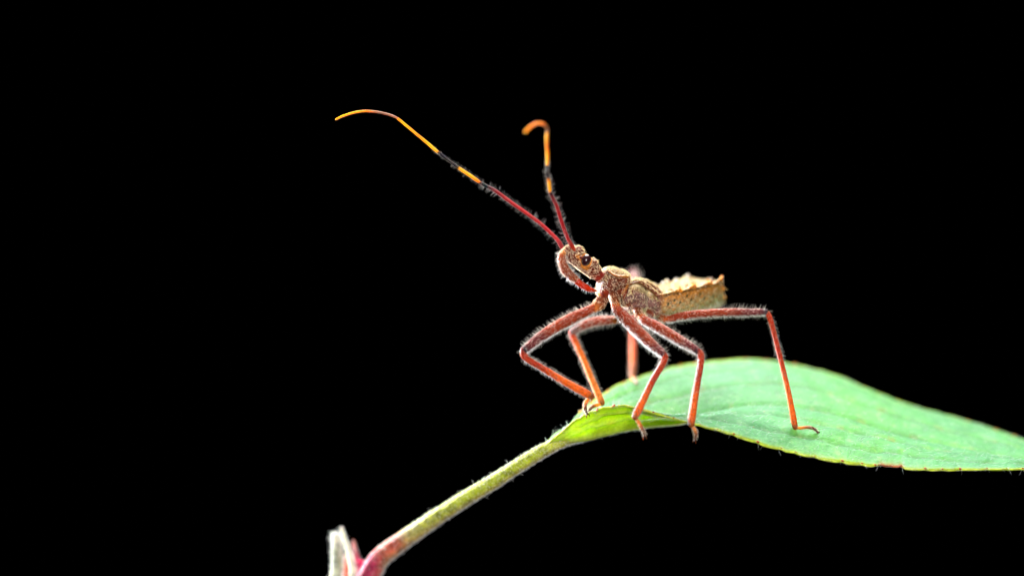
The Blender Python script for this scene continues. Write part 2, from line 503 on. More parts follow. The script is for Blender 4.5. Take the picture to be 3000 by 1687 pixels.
# stalk, running on under the blade as its midrib
cg = (0.42, 0.50, 0.03); cg2 = (0.50, 0.53, 0.07); cp = (0.56, 0.12, 0.07); cm = (0.50, 0.02, 0.09)
rows = [(P(1995, 1237, 5.2), 3, cg2), (P(1900, 1246, 4.6), 4, cg2), (P(1800, 1263, 3.6), 6, cg2), (P(1720, 1280, 2.8), 8, cg2), (P(1645, 1296, 2.4), 15, cg2),
        (P(1586, 1323, 2.8), 20, cg), (P(1515, 1366, 3.4), 20, cg), (P(1447, 1410, 4.1), 21, cg), (P(1362, 1461, 5.0), 22, cg), (P(1262, 1526, 6.0), 24, cg2),
        (P(1205, 1566, 6.8), 25.5, (0.5, 0.40, 0.12)), (P(1172, 1588, 7.2), 27, cp), (P(1135, 1616, 7.6), 29, cp), (P(1104, 1645, 8.0), 30, cm), (P(1082, 1692, 8.3), 33, cm), (P(1068, 1750, 8.5), 34, cm)]
t = Tube(rows, sub=8, seg=22, lump=0.028)
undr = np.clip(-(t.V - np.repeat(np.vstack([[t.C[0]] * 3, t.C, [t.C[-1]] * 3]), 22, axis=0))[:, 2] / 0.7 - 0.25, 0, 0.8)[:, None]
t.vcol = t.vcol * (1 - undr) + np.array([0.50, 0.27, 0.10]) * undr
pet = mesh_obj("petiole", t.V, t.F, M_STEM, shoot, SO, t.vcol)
h = Hair()
p, nn, T = t.sample(7500, 0.22, 1)
h.add(p, nn * 0.7 + T * rng.uniform(-1.2, 0.3, (len(p), 1)) + rng.normal(0, .25, (len(p), 3)), rng.uniform(0.10, 0.24, len(p)), 0.034, bend=rng.standard_normal((len(p), 3)) * 0.3, col=(0.80, 0.80, 0.76))
p, nn, T = t.sample(90, 0.4, 1)
h.add(p, nn + T * -0.4 + rng.normal(0, .2, (len(p), 3)), rng.uniform(0.3, 0.5, len(p)), 0.04, bend=rng.standard_normal((len(p), 3)) * 0.3, col=(0.8, 0.8, 0.82))
p, nn, T = t.sample(260, 0.05, 0.3)
h.add(p, nn + rng.normal(0, .4, (len(p), 3)), rng.uniform(0.12, 0.35, len(p)), 0.024, bend=rng.standard_normal((len(p), 3)) * 0.3, col=(0.8, 0.82, 0.75))
h.build("petiole_hair", M_WOOL, pet, SO)

def plant_piece(name, rows, nh, hl, hc, flat=1.0, lump=0.04, label=None):
    t = Tube(rows, sub=6, seg=16, lump=lump, flat=flat)
    o = mesh_obj(name, t.V, t.F, M_STEM, shoot, SO, t.vcol)
    if label: o["label"] = label
    if nh:
        h = Hair(); p, nn, T = t.sample(nh)
        h.add(p, nn * 0.55 - T * rng.uniform(0.2, 1.2, (nh, 1)) + rng.normal(0, .3, (nh, 3)), rng.uniform(0.6, 1.3, nh) * hl, 0.035, bend=rng.standard_normal((nh, 3)) * 0.35, col=hc)
        if hl > 0.25:
            k = nh // 8; p, nn, T = t.sample(k, 0, 0.3)
            h.add(p, nn * 0.6 - T * rng.uniform(0.6, 1.6, (k, 1)) + rng.normal(0, .3, (k, 3)), rng.uniform(0.2, 0.5, k), 0.035, bend=rng.standard_normal((k, 3)) * 0.35, col=hc)
        h.build("wool", M_WOOL, o, SO)
    return o
w1 = (0.66, 0.67, 0.52); w2 = (0.42, 0.46, 0.28)
plant_piece("stem", [(P(1060, 1646, 9.2), 8, (0.62, 0.01, 0.10)), (P(1066, 1668, 9), 18, (0.60, 0.015, 0.12)), (P(1062, 1710, 9), 30, (0.50, 0.02, 0.12)), (P(1045, 1790, 9), 38, (0.45, 0.05, 0.1)), (P(1030, 1880, 9), 40, (0.42, 0.08, 0.08)), (P(1018, 2060, 9), 38, (0.35, 0.22, 0.06)), (P(1010, 2400, 9), 36, (0.35, 0.36, 0.06))], 160, 0.2, (0.8, 0.7, 0.72))
plant_piece("bud_leaf", [(P(981, 1561, 9.0), 5, w1), (P(983, 1573, 9), 10, w1), (P(986, 1590, 9), 13, w1), (P(987, 1615, 9), 14, w2), (P(988, 1650, 9), 16, w2), (P(986, 1700, 9.2), 19, w1), (P(996, 1750, 9.2), 24, w1), (P(1014, 1830, 9.1), 22, w1)], 2200, 0.27, (0.9, 0.9, 0.88), 0.8, 0.12, label="folded young leaf in thick white wool")
plant_piece("bud_leaf", [(P(1000, 1543, 10), 1.6, (0.3, 0.06, 0.08)), (P(1002, 1554, 10), 3.8, w1), (P(1006, 1570, 10), 6, w1), (P(1014, 1592, 9.9), 7, w1), (P(1023, 1620, 9.8), 8, w1), (P(1032, 1655, 9.6), 9.5, w1), (P(1036, 1700, 9.4), 12, w1), (P(1040, 1750, 9.4), 16, w2), (P(1034, 1830, 9.2), 16, w2)], 1000, 0.24, (0.88, 0.9, 0.88), 0.8, 0.10, label="thin pointed young leaf with dark tip")
plant_piece("bract", [(P(1035, 1582, 10.6), 2.5, (0.45, 0.06, 0.05)), (P(1038, 1600, 10.6), 5.5, (0.40, 0.14, 0.14)), (P(1043, 1622, 10.4), 7, (0.26, 0.03, 0.05)), (P(1049, 1648, 10.2), 9, (0.5, 0.015, 0.10)), (P(1054, 1700, 10), 12, (0.5, 0.03, 0.14))], 110, 0.2, (0.8, 0.78, 0.78))
plant_piece("bract", [(P(1012, 1625, 10.8), 3, (0.36, 0.08, 0.008)), (P(1014, 1660, 10.8), 8, (0.32, 0.06, 0.02)), (P(1016, 1710, 10.8), 14, (0.34, 0.10, 0.07))], 40, 0.2, (0.8, 0.7, 0.6))

# ------------------------------------------------------------------ the insect
BO = P(1990, 1260, 2.0)
bug = empty("assassin_bug", BO)
bug["label"] = "hairy tan and red-brown long-legged bug with curved beak standing on the leaf"
bug["category"] = "insect"

yaw = math.radians(28)
fw = np.array([-math.cos(yaw), -math.sin(yaw), 0]); lat = np.array([math.sin(yaw), -math.cos(yaw), 0])
def ellipsoid(c, a, b, cc, pitch=0.0, seg=28, ring=18):
    """a along the body, b across, cc upright (px); pitch lifts the head end (degrees)"""
    q = math.radians(pitch)
    f = fw * math.cos(q) + up * math.sin(q); u_ = up * math.cos(q) - fw * math.sin(q)
    V, F = [], []
    c = np.array(c)
    for i in range(ring + 1):
        ph = math.pi * i / ring
        for j in range(seg):
            th = 2 * math.pi * j / seg
            V.append(c + (f * a * math.cos(ph) + lat * b * math.sin(ph) * math.cos(th) + u_ * cc * math.sin(ph) * math.sin(th)) / 30.0)
    for i in range(ring):
        for j in range(seg):
            F.append((i * seg + j, i * seg + (j + 1) % seg, (i + 1) * seg + (j + 1) % seg, (i + 1) * seg + j))
    return np.array(V), F

parts = []
Z3 = (0.5, 0.5, 0.5)
def tubepart(rows, seg=24, flat=1.0, sub=5):
    t = Tube([(p, r, Z3) for p, r in rows], sub=sub, seg=seg, flat=flat); parts.append((t.V, t.F))
# head and neck
tubepart([(P(1654, 742, -0.35), 15), (P(1668, 745, -0.2), 21), (P(1686, 752, 0.05), 24), (P(1706, 766, 0.3), 25.5), (P(1724, 780, 0.55), 25), (P(1740, 794, 0.8), 23), (P(1750, 805, 0.95), 18), (P(1759, 814, 1.1), 15), (P(1775, 828, 1.4), 18)], flat=0.86)
parts.append(ellipsoid(P(1733, 775, 0.65), 20, 20, 20, 35))         # swelling behind the eyes
parts.append(ellipsoid(P(1694, 738, 0.15), 18, 17, 18, 35))         # brow between the antennae
parts.append(ellipsoid(P(1688, 731, 0.1), 7, 7, 7, 0))
parts.append(ellipsoid(P(1664, 732, -0.25), 13, 13, 12, 30))
# prothorax
parts.append(ellipsoid(P(1783, 826, 1.5), 30, 44, 44, 30))
parts.append(ellipsoid(P(1790, 808, 1.6), 28, 48, 27, 18))
parts.append(ellipsoid(P(1806, 820, 1.9), 27, 62, 36, -20))
parts.append(ellipsoid(P(1812, 850, 1.9), 20, 48, 36, 12))
parts.append(ellipsoid(P(1774, 846, 1.4), 24, 38, 30, 30))
# ridge that edges the pronotum, near and far side
def mirror_y(Yc, Yn): return 2 * Yc - Yn
ridge = [(1786, 797, 0.25), (1797, 805, 0.05), (1810, 809, -0.05), (1824, 810, 0.0), (1836, 811, 0.25), (1843, 815, 0.7), (1842, 830, 0.75), (1834, 845, 0.6), (1823, 861, 0.5)]
tubepart([(P(u, v, y), 3.8) for u, v, y in ridge], seg=10)
tubepart([(P(u - 40, v - 4, y + 3.7), 3.8) for u, v, y in ridge], seg=10)
tubepart([(P(1843, 812, 0.5), 5), (P(1836, 803, 1.4), 6), (P(1826, 797, 2.4), 6), (P(1812, 797, 3.4), 5)], seg=10)
parts.append(ellipsoid(P(1783, 796, 0.45), 5, 5, 5))
# meso- and metathorax
parts.append(ellipsoid(P(1856, 868, 2.9), 30, 60, 42, -38))
parts.append(ellipsoid(P(1861, 895, 2.9), 34, 50, 26, -12))
parts.append(ellipsoid(P(1897, 890, 3.7), 32, 58, 42, -38))
parts.append(ellipsoid(P(1908, 910, 3.8), 30, 50, 26, -8))
parts.append(ellipsoid(P(1830, 872, 2.2), 30, 40, 26, -10))
tubepart([(P(1842, 834, 1.0), 5), (P(1856, 826, 1.2), 6.5), (P(1873, 826, 1.5), 7), (P(1892, 836, 1.9), 7), (P(1910, 850, 2.3), 6.5), (P(1925, 864, 2.6), 5), (P(1935, 880, 2.7), 4)], seg=12)
tubepart([(P(1846, 836, 2.5), 10), (P(1866, 828, 3.2), 13), (P(1890, 838, 4.0), 15), (P(1912, 852, 4.8), 14), (P(1930, 866, 5.4), 12)], seg=14, flat=1.6)
# abdomen: near edge, far edge, keel
AB = [((1915, 866, 2.4), (1900, 836, 6.4), (1928, 934, 4.6)),
      ((1957, 859, 2.3), (1943, 826, 8.0), (1985, 940, 5.2)),
      ((2002, 850, 3.0), (1990, 816, 9.5), (2032, 932, 6.2)),
      ((2043, 840, 4.2), (2035, 811, 10.5), (2075, 917, 7.5)),
      ((2086, 831, 5.8), (2083, 817, 11.0), (2108, 899, 9.0)),
      ((2117, 828, 7.6), (2116, 824, 11.0), (2124, 888, 9.8))]
NPOLY = [(1915, 868), (1957, 860), (1984, 851), (1992, 845), (1997, 853), (2018, 846), (2029, 838), (2035, 831), (2040, 844), (2062, 837), (2074, 828), (2082, 821), (2086, 835), (2098, 830), (2108, 820), (2116, 809), (2117, 830)]
FPOLY = [(1900, 845), (1914, 839), (1919, 830), (1925, 837), (1937, 834), (1943, 825), (1949, 829), (1955, 820), (1962, 828), (1975, 824), (1981, 815), (1988, 821), (2004, 814), (2016, 805), (2024, 814), (2045, 818), (2083, 824), (2117, 830)]
k6 = np.linspace(0, 1, len(AB))
tt = np.linspace(0, 1, 120)
sm = catmull(np.array([np.concatenate([np.array(a), np.array(b), np.array(c)]) for a, b, c in AB]), 20)
sm = np.array([[np.interp(t, np.linspace(0, 1, len(sm)), sm[:, c]) for c in range(9)] for t in tt])
ar = []
for r_ in sm:
    vn = np.interp(r_[0], [q_[0] for q_ in NPOLY], [q_[1] for q_ in NPOLY]); vf = np.interp(r_[3], [q_[0] for q_ in FPOLY], [q_[1] for q_ in FPOLY])
    ar.append(np.concatenate([P(r_[0], vn, r_[2]), P(r_[3], vf, r_[5]), P(*r_[6:])]))
ar = np.array(ar)
rings = []
for r_ in ar:
    n_, f_, k_ = r_[:3], r_[3:6], r_[6:]
    pts = []
    m_ = (n_ + f_) / 2
    for t in np.linspace(0, 1, 11): pts.append(n_ * (1 - t) + f_ * t + up * (-0.42 * math.sin(math.pi * t)))          # sunken back
    for t in np.linspace(0, 1, 11)[1:]: pts.append(f_ * (1 - t) + k_ * t + ((f_ - m_) * 0.45 - up * 0.25) * math.sin(math.pi * t))
    for t in np.linspace(0, 1, 11)[1:-1]: pts.append(k_ * (1 - t) + n_ * t + ((n_ - m_) * 0.32 - up * 0.2) * math.sin(math.pi * t))
    rings.append(pts)
q = len(rings[0])
AV = np.array(rings).reshape(-1, 3); AF = []
for i in range(len(rings) - 1):
    for j in range(q): AF.append((i * q + j, i * q + (j + 1) % q, (i + 1) * q + (j + 1) % q, (i + 1) * q + j))
AF.append(tuple(range(q - 1, -1, -1))); AF.append(tuple(range((len(rings) - 1) * q, len(rings) * q)))
parts.append((AV, AF))
# thin upturned edges of the abdomen
tubepart([(Vector(r_[:3]), 3.0) for r_ in ar[::2]], seg=8, sub=2)
tubepart([(Vector(r_[3:6]), 3.0) for r_ in ar[::2]], seg=8, sub=2)
# teeth of the abdomen's edge, grown out of it
def spike(b, tip, r): tubepart([(P(*b), r), ((P(*b) + P(*tip)) / 2, r * 0.72), (P(*tip), r * 0.3)], seg=10, sub=4)
NS = [((1980, 855, 2.6), (1992, 847, 2.2), 6), ((2020, 845, 3.6), (2034, 835, 3.1), 7), ((2062, 837, 4.9), (2082, 825, 4.3), 8), ((2098, 832, 6.6), (2116, 813, 6.1), 9), ((2108, 848, 8.0), (2124, 845, 7.8), 7), ((2114, 868, 9.2), (2127, 871, 9.2), 6)]
FS = [((1916, 842, 6.8), (1919, 829, 6.9), 6), ((1944, 834, 7.9), (1943, 824, 7.8), 8), ((1953, 830, 8.5), (1955, 818, 8.7), 7), ((1978, 826, 9.2), (1981, 815, 9.4), 6), ((2006, 820, 9.8), (2016, 804, 10.0), 10), ((2070, 822, 10.8), (2086, 816, 11.0), 6)]
for s_ in NS + FS: spike(*s_)
for (u, v, y, r) in ((1965, 842, 5.5, 6), (1990, 835, 6.2, 5), (2015, 828, 7.0, 6), (2030, 822, 8.0, 6)):
    parts.append(ellipsoid(P(u, v + 8, y), r + 2, r + 2, r, 0, 14, 10))

# one continuous skin over all of it
V, F, off = [], [], 0
for v_, f_ in parts:
    V.append(v_); F += [tuple(i + off for i in g) for g in f_]; off += len(v_)
V = np.vstack(V)
tm = bpy.data.meshes.new("body_source"); tm.from_pydata(V.tolist(), [], F); tm.update()
import bmesh
bm = bmesh.new(); bm.from_mesh(tm); bmesh.ops.recalc_face_normals(bm, faces=bm.faces); bm.to_mesh(tm); bm.free()
to = bpy.data.objects.new("body_source", tm); link(to)
md = to.modifiers.new("r", 'REMESH'); md.mode = 'VOXEL'; md.voxel_size = 0.05
ms = to.modifiers.new("s", 'SMOOTH'); ms.factor = 0.5; ms.iterations = 2
dg = bpy.context.evaluated_depsgraph_get()
em = to.evaluated_get(dg).to_mesh()
nv = len(em.vertices)
co = np.empty(nv * 3); em.vertices.foreach_get("co", co); co = co.reshape(-1, 3)
no = np.empty(nv * 3); em.vertices.foreach_get("normal", no); no = no.reshape(-1, 3)
faces = [tuple(p.vertices) for p in em.polygons]
to.evaluated_get(dg).to_mesh_clear()
bpy.data.objects.remove(to); bpy.data.meshes.remove(tm)

u_, v_ = px(co)
def seg_d(u, v, a, b):
    a, b = np.array(a, float), np.array(b, float); d = b - a
    t = np.clip(((u - a[0]) * d[0] + (v - a[1]) * d[1]) / d.dot(d), 0, 1)
    return np.hypot(u - a[0] - t * d[0], v - a[1] - t * d[1])
def soft(d, r, w): return np.clip((r + w - d) / w, 0, 1)
col = np.tile(np.array([0.17, 0.030, 0.009]), (nv, 1))
def paint(c, k):
    global col
    col = col * (1 - k[:, None]) + np.array(c) * k[:, None]
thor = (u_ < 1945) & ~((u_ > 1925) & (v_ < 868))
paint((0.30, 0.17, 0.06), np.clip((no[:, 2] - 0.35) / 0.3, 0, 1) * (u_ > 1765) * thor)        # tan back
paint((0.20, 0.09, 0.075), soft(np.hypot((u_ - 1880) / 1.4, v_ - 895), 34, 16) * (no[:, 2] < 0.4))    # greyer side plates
paint((0.62, 0.22, 0.03), soft(np.hypot((u_ - 1717) / 1.0, (v_ - 763) / 1.2), 16.5, 2.5))            # orange round the eye
paint((0.10, 0.012, 0.005), soft(seg_d(u_, v_, (1842, 834), (1822, 884)), 3, 3))  # shadow of the groove behind the prothorax, painted into the colour
paint((0.62, 0.22, 0.03), soft(seg_d(u_, v_, (1690, 748), (1704, 760)), 3, 4))
paint((0.62, 0.22, 0.03), soft(seg_d(u_, v_, (1706, 780), (1722, 788)), 3, 4))
paint((0.22, 0.015, 0.006), soft(seg_d(u_, v_, (1766, 802), (1744, 823)), 6, 4))                  # dark red neck
paint((0.55, 0.19, 0.02), soft(seg_d(u_, v_, (1738, 832), (1762, 868)), 5, 4))
paint((0.26, 0.025, 0.008), soft(seg_d(u_, v_, (1772, 862), (1778, 880)), 11, 5))                 # coxal hollow
paint((0.20, 0.02, 0.008), soft(seg_d(u_, v_, (1758, 846), (1762, 856)), 4, 3))
paint((0.24, 0.03, 0.01), soft(seg_d(u_, v_, (1834, 846), (1827, 874)), 2.5, 2.5))
paint((0.24, 0.03, 0.01), soft(np.hypot(u_ - 1841, v_ - 893), 6, 3))
paint((0.20, 0.025, 0.01), soft(seg_d(u_, v_, (1897, 910), (1910, 928)), 7, 4))
paint((0.50, 0.36, 0.14), soft(seg_d(u_, v_, (1882, 910), (1890, 926)), 5, 4))
for a, b in zip(ridge[:-1], ridge[1:]): paint((0.44, 0.16, 0.04), soft(seg_d(u_, v_, a[:2], b[:2]), 2.5, 2.5) * (v_ > 800))
# abdomen colours: cream back, orange upper side, olive belly
ab = np.clip((u_ - 1932) / 14, 0, 1)
ab = np.where((u_ > 1905) & (v_ < 858) & (co[:, 1] > 5.8), 1, ab)
nmix = rng.random(nv)
paint((0.50, 0.19, 0.02), ab)
edge_v = np.interp(u_, [1929, 1957, 2002, 2043, 2086, 2115], [870, 859, 850, 840, 831, 822])
dn = np.clip((v_ - edge_v - 14) / 26, 0, 1) * np.clip(0.75 + 0.5 * np.sin(u_ * 0.23) * np.sin(v_ * 0.31 + u_ * 0.07), 0, 1)
paint((0.40, 0.33, 0.17), ab * dn * 0.9)
mot = np.sin(u_ * 0.47 + 1.3 * np.sin(v_ * 0.22)) * np.sin(v_ * 0.61 + 1.7 * np.sin(u_ * 0.19)) + 0.6 * np.sin(u_ * 1.1 + v_ * 0.9)
paint((0.16, 0.11, 0.05), ab * np.clip(mot * 0.8 - 0.45, 0, 0.6))
paint((0.55, 0.48, 0.34), ab * np.clip(-mot * 0.8 - 0.45, 0, 0.6))
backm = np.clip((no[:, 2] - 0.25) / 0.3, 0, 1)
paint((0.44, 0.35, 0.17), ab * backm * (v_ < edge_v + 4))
paint((0.10, 0.05, 0.015), ab * soft(np.abs(v_ - edge_v - 5), 2.0, 3.5) * (no[:, 1] < 0.1) * 0.75)
paint((0.24, 0.15, 0.07), ab * backm * np.clip(np.sin(u_ * 0.31 + v_ * 0.2) * np.sin(v_ * 0.57 - u_ * 0.13) * 1.6 - 0.4, 0, 0.7))
for u, v in ((1958, 890), (1976, 880), (2013, 867), (2051, 862), (1992, 886), (2025, 878), (2064, 874), (2090, 868)):
    paint((0.06, 0.06, 0.02), soft(np.hypot((u_ - u) * 1.2 + (v_ - v) * 0.4, (v_ - v) * 0.7), 2.2, 2) * ab * (no[:, 1] < 0.2))
for (b, tip, r) in NS: paint((0.75, 0.26, 0.02), soft(np.hypot(u_ - tip[0], v_ - tip[1]), 7, 5) * ab)
for (b, tip, r) in FS: paint((0.55, 0.50, 0.46), soft(np.hypot(u_ - tip[0], v_ - tip[1]), 5, 5) * (co[:, 1] > 6) * ab)
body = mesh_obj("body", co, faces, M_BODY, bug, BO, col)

# setae of the body
fa = np.array([f for f in faces if len(f) == 4])
ctr = co[fa].mean(axis=1); fn = unit(no[fa].mean(axis=1))
ar_ = np.linalg.norm(np.cross(co[fa[:, 2]] - co[fa[:, 0]], co[fa[:, 3]] - co[fa[:, 1]]), axis=1)
fu, fv = px(ctr)
bare = np.maximum.reduce([soft(np.hypot(fu - 1717, (fv - 763) / 1.2), 17, 2), soft(seg_d(fu, fv, (1766, 802), (1744, 823)), 6, 2), soft(seg_d(fu, fv, (1772, 862), (1776, 880)), 10, 3),
                          soft(seg_d(fu, fv, (1738, 832), (1762, 868)), 4, 2), soft(np.hypot(fu - 1841, fv - 893), 5, 2), soft(seg_d(fu, fv, (1897, 910), (1910, 928)), 6, 3),
                          soft(seg_d(fu, fv, (1690, 748), (1704, 760)), 2.5, 2), soft(seg_d(fu, fv, (1706, 780), (1722, 788)), 2.5, 2), soft(seg_d(fu, fv, (1834, 846), (1827, 874)), 2, 1), soft(seg_d(fu, fv, (1758, 846), (1762, 856)), 4, 2)])
isab = (fu > 1938) | ((fu > 1905) & (fv < 858) & (ctr[:, 1] > 5.8))
wt = ar_ * (1 - bare) * np.where(isab, 0.12, 1.0)
h = Hair()
def body_hair(n, L, w, lift, colr, wts, flow=0.6):
    i = rng.choice(len(fa), n, p=wts / wts.sum())
    nn = fn[i]
    p = ctr[i] + rng.normal(0, 0.03, (n, 3)); 
    rnd = rng.standard_normal((n, 3)) + flow * (-fw * 0.8 - up * 0.6)
    tan = unit(rnd - nn * (rnd * nn).sum(1)[:, None])
    d = tan + nn * lift * (0.6 + 0.8 * rng.random((n, 1)))
    c = np.asarray(colr, float) if np.ndim(colr) == 1 else colr[i]
    h.add(p - nn * 0.01, d, L * (0.6 + 0.8 * rng.random(n)), w, bend=-nn * (lift * 0.5 + 0.15) + rng.standard_normal((n, 3)) * 0.22, col=c)
hc = np.where((fn[:, 2] > 0.35)[:, None], np.array([0.92, 0.80, 0.50]), np.array([0.95, 0.82, 0.62]))  # up-facing hairs yellower: light from the overhead flash put into their colour
hw = np.where(fu < 1768, 1.7, 1.0) * wt
body_hair(5200, 0.32, 0.056, 0.2, hc, hw)
body_hair(700, 0.30, 0.022, 2.2, np.array([0.85, 0.82, 0.75]), wt)
topw = wt * (fn[:, 2] > 0.3) * (~isab) * (fu > 1762)
body_hair(1300, 0.28, 0.065, 0.35, np.array([0.80, 0.70, 0.40]), topw)  # extra hairs on top, same yellow painted in for the overhead flash
frontw = wt * (fu < 1800) * (fn[:, 0] < -0.3)
body_hair(260, 0.30, 0.030, 1.6, np.array([0.9, 0.9, 0.9]), frontw)
h.build("setae", M_HAIR, body, BO)

# hard bare ridges of the thorax that stand out of the fur
def ridge_line(name, pts, r, c):
    t = Tube([(P(*q), r, c) for q in pts], sub=6, seg=10, lump=0.05)
    mesh_obj(name, t.V, t.F, M_GLOSS, body, BO, t.vcol)
ridge_line("pronotal_ridge", [(a, b - 0.5, c - 0.10) for a, b, c in ridge], 3.0, (0.40, 0.13, 0.02))
ridge_line("wing_pad_edge", [(1845, 836, 0.75), (1857, 829, 0.9), (1874, 830, 1.2), (1892, 841, 1.6), (1910, 855, 2.0), (1924, 868, 2.3)], 2.6, (0.16, 0.07, 0.025))
# eyes, one each side of the head
def eye(c, axes, pitch):
    V, F = ellipsoid(c, *axes, pitch, 32, 22)
    mesh_obj("eye", V, F, M_EYE, body, BO, np.tile(np.array([0.030, 0.006, 0.008]), (len(V), 1)))
eye(P(1717, 762, -0.44), (14, 14.5, 17.4), 25)
eye(P(1702, 760, 1.15), (14.5, 14, 17), 20)
for c, r, k in ((P(1703, 754, -0.62), 4.5, (0.16, 0.02, 0.01)),):
    V, F = ellipsoid(c, 6, 4, 5, 0, 16, 10)
    mesh_obj("eye_spot", V, F, M_GLOSS, body, BO, np.tile(np.array(k), (len(V), 1)))

# beak: a furred upper joint and a shiny red end tucked against the breast
ro = empty("rostrum", None, bug)
a1 = (0.36, 0.065, 0.010); a2 = (0.28, 0.045, 0.010); rd = (0.55, 0.025, 0.003)
t = Tube([(P(1650, 743, -0.6), 10, (0.6, 0.22, 0.03)), (P(1646, 752, -0.75), 12, a1), (P(1647, 768, -0.85), 13, a1), (P(1655, 788, -0.85), 13.5, a2), (P(1668, 804, -0.75), 13, a2), (P(1684, 817, -0.6), 11.5, a1), (P(1689, 821, -0.55), 10, (0.6, 0.14, 0.02))], sub=6, seg=18, lump=0.02)
mesh_obj("basal_joint", t.V, t.F, M_LEG, ro, BO, t.vcol)
h = Hair()
p, nn, T = t.sample(420)
h.add(p, T + nn * 0.25 + rng.normal(0, .3, (len(p), 3)), rng.uniform(.15, .3, len(p)), 0.045, bend=-nn * 0.2, col=(0.85, 0.68, 0.52))
p, nn, T = t.sample(320)
h.add(p, nn + T * 0.3, rng.uniform(.2, .5, len(p)), 0.02, col=(0.9, 0.88, 0.86))
t = Tube([(P(1687, 820, -0.6), 9.5, rd), (P(1700, 831, -0.55), 10, rd), (P(1716, 842, -0.45), 9.5, rd), (P(1732, 849, -0.3), 7.5, rd), (P(1743, 851, -0.1), 4, (0.35, 0.02, 0.005)), (P(1750, 851, 0.1), 1.5, (0.2, 0.02, 0.005))], sub=6, seg=18)
mesh_obj("end_joint", t.V, t.F, M_GLOSS, ro, BO, t.vcol)
p, nn, T = t.sample(110)
h.add(p, nn + T * 0.3, rng.uniform(.15, .4, len(p)), 0.018, col=(0.9, 0.88, 0.86))
h.build("setae", M_HAIR, ro, BO)

# antennae
red = (0.36, 0.008, 0.012); mar = (0.20, 0.008, 0.014); blk = (0.012, 0.009, 0.012); yel = (1.0, 0.46, 0.0); ora = (1.0, 0.30, 0.0); gry = (0.34, 0.17, 0.10)
def antenna(joints, label, yk=1.0):
    e = empty("antenna", None, bug)
    e["label"] = label
    h = Hair()
    for k, rows in enumerate(joints):
        t = Tube([(P(u, v, y), r * 0.92, c) for u, v, y, r, c in rows], sub=6, seg=12, lump=0.015)
        mesh_obj("antenna_joint", t.V, t.F, M_ANT, e, BO, t.vcol)
        n = (340, 110, 90, 16)[k]
        p, nn, T = t.sample(n)
        if k == 2:
            p, nn, T = t.sample(n, 0, 0.35)
        h.add(p, nn + T * 0.15 + rng.normal(0, .15, (len(p), 3)), rng.uniform(.25, .66, len(p)) * (1, .85, .45, .12)[k], 0.010, col=(0.5, 0.48, 0.46))
        p, nn, T = t.sample(n)
        h.add(p, T + nn * 0.25, rng.uniform(.1, .2, len(p)), 0.02, col=(0.5, 0.16, 0.16) if k == 0 else (0.22, 0.13, 0.06))
    h.build("setae", M_HAIR, e, BO)
antenna([
    [(1652, 733, 0.1, 6, mar), (1643, 718, 0.15, 7, mar), (1629, 698, 0.15, 5.6, red), (1588, 659, 0.2, 5.4, red), (1546, 627, 0.1, 5.4, red), (1499, 594, 0.0, 5.2, red), (1454, 561, -0.1, 5.2, mar), (1430, 548, -0.15, 5.2, blk), (1409, 537, -0.2, 5, blk)],
    [(1406, 535, -0.2, 3.5, (0.6, 0.1, 0.01)), (1398, 529, -0.2, 5.2, ora), (1375, 513, -0.25, 5.2, yel), (1348, 495, -0.3, 4.8, yel), (1341, 490, -0.3, 4.4, blk), (1322, 476, -0.3, 4.2, blk)],
    [(1319, 474, -0.3, 3.4, blk), (1305, 463, -0.3, 4.2, blk), (1286, 448, -0.35, 4.4, blk), (1279, 443, -0.35, 4.8, yel), (1255, 422, -0.4, 4.8, yel), (1220, 393, -0.5, 4.2, ora), (1190, 368, -0.5, 4.2, yel), (1166, 348, -0.6, 4, ora)],
    [(1163, 346, -0.6, 3.0, gry), (1152, 341, -0.6, 3.8, gry), (1134, 335, -0.6, 3.8, gry), (1106, 329, -0.7, 3.8, gry), (1072, 326, -0.7, 3.8, ora), (1039, 330, -0.8, 3.8, yel), (1006, 340, -0.8, 3.6, yel), (985, 350, -0.8, 3.2, yel)],
], "long banded antenna stretched out and drooping at its tip")
antenna([
    [(1683, 738, -0.35, 6.5, (0.55, 0.07, 0.01)), (1676, 722, -0.6, 6.5, (0.42, 0.03, 0.01)), (1662, 695, -1.2, 5.8, red), (1644, 645, -2.2, 5.6, red), (1632, 606, -3.0, 5.5, red), (1619, 578, -3.8, 5.2, mar), (1613, 566, -4.2, 5, blk)],
    [(1611, 562, -4.4, 3.8, (0.6, 0.1, 0.01)), (1611, 555, -4.6, 5.4, yel), (1609, 535, -5.2, 5.4, yel), (1607, 525, -5.5, 5, ora), (1605, 518, -5.8, 4.6, blk), (1602, 503, -6.4, 4.2, blk)],
    [(1601, 500, -6.5, 3.6, blk), (1603, 484, -7.2, 4.6, blk), (1604, 478, -7.5, 5.2, yel), (1604, 450, -8.6, 5.2, yel), (1602, 428, -9.4, 4.4, ora), (1602, 405, -10.4, 4.8, yel), (1603, 391, -11, 4.6, yel)],
    [(1604, 388, -11.1, 3.2, gry), (1604, 380, -11.4, 3.8, (0.25, 0.1, 0.06)), (1598, 369, -12, 3.8, (0.4, 0.16, 0.04)), (1585, 362, -12.6, 3.8, ora), (1570, 363, -13.2, 4, ora), (1553, 373, -13.8, 4, ora), (1539, 386, -14.2, 3.8, yel)],
], "short-looking banded antenna raised upright with hooked tip")

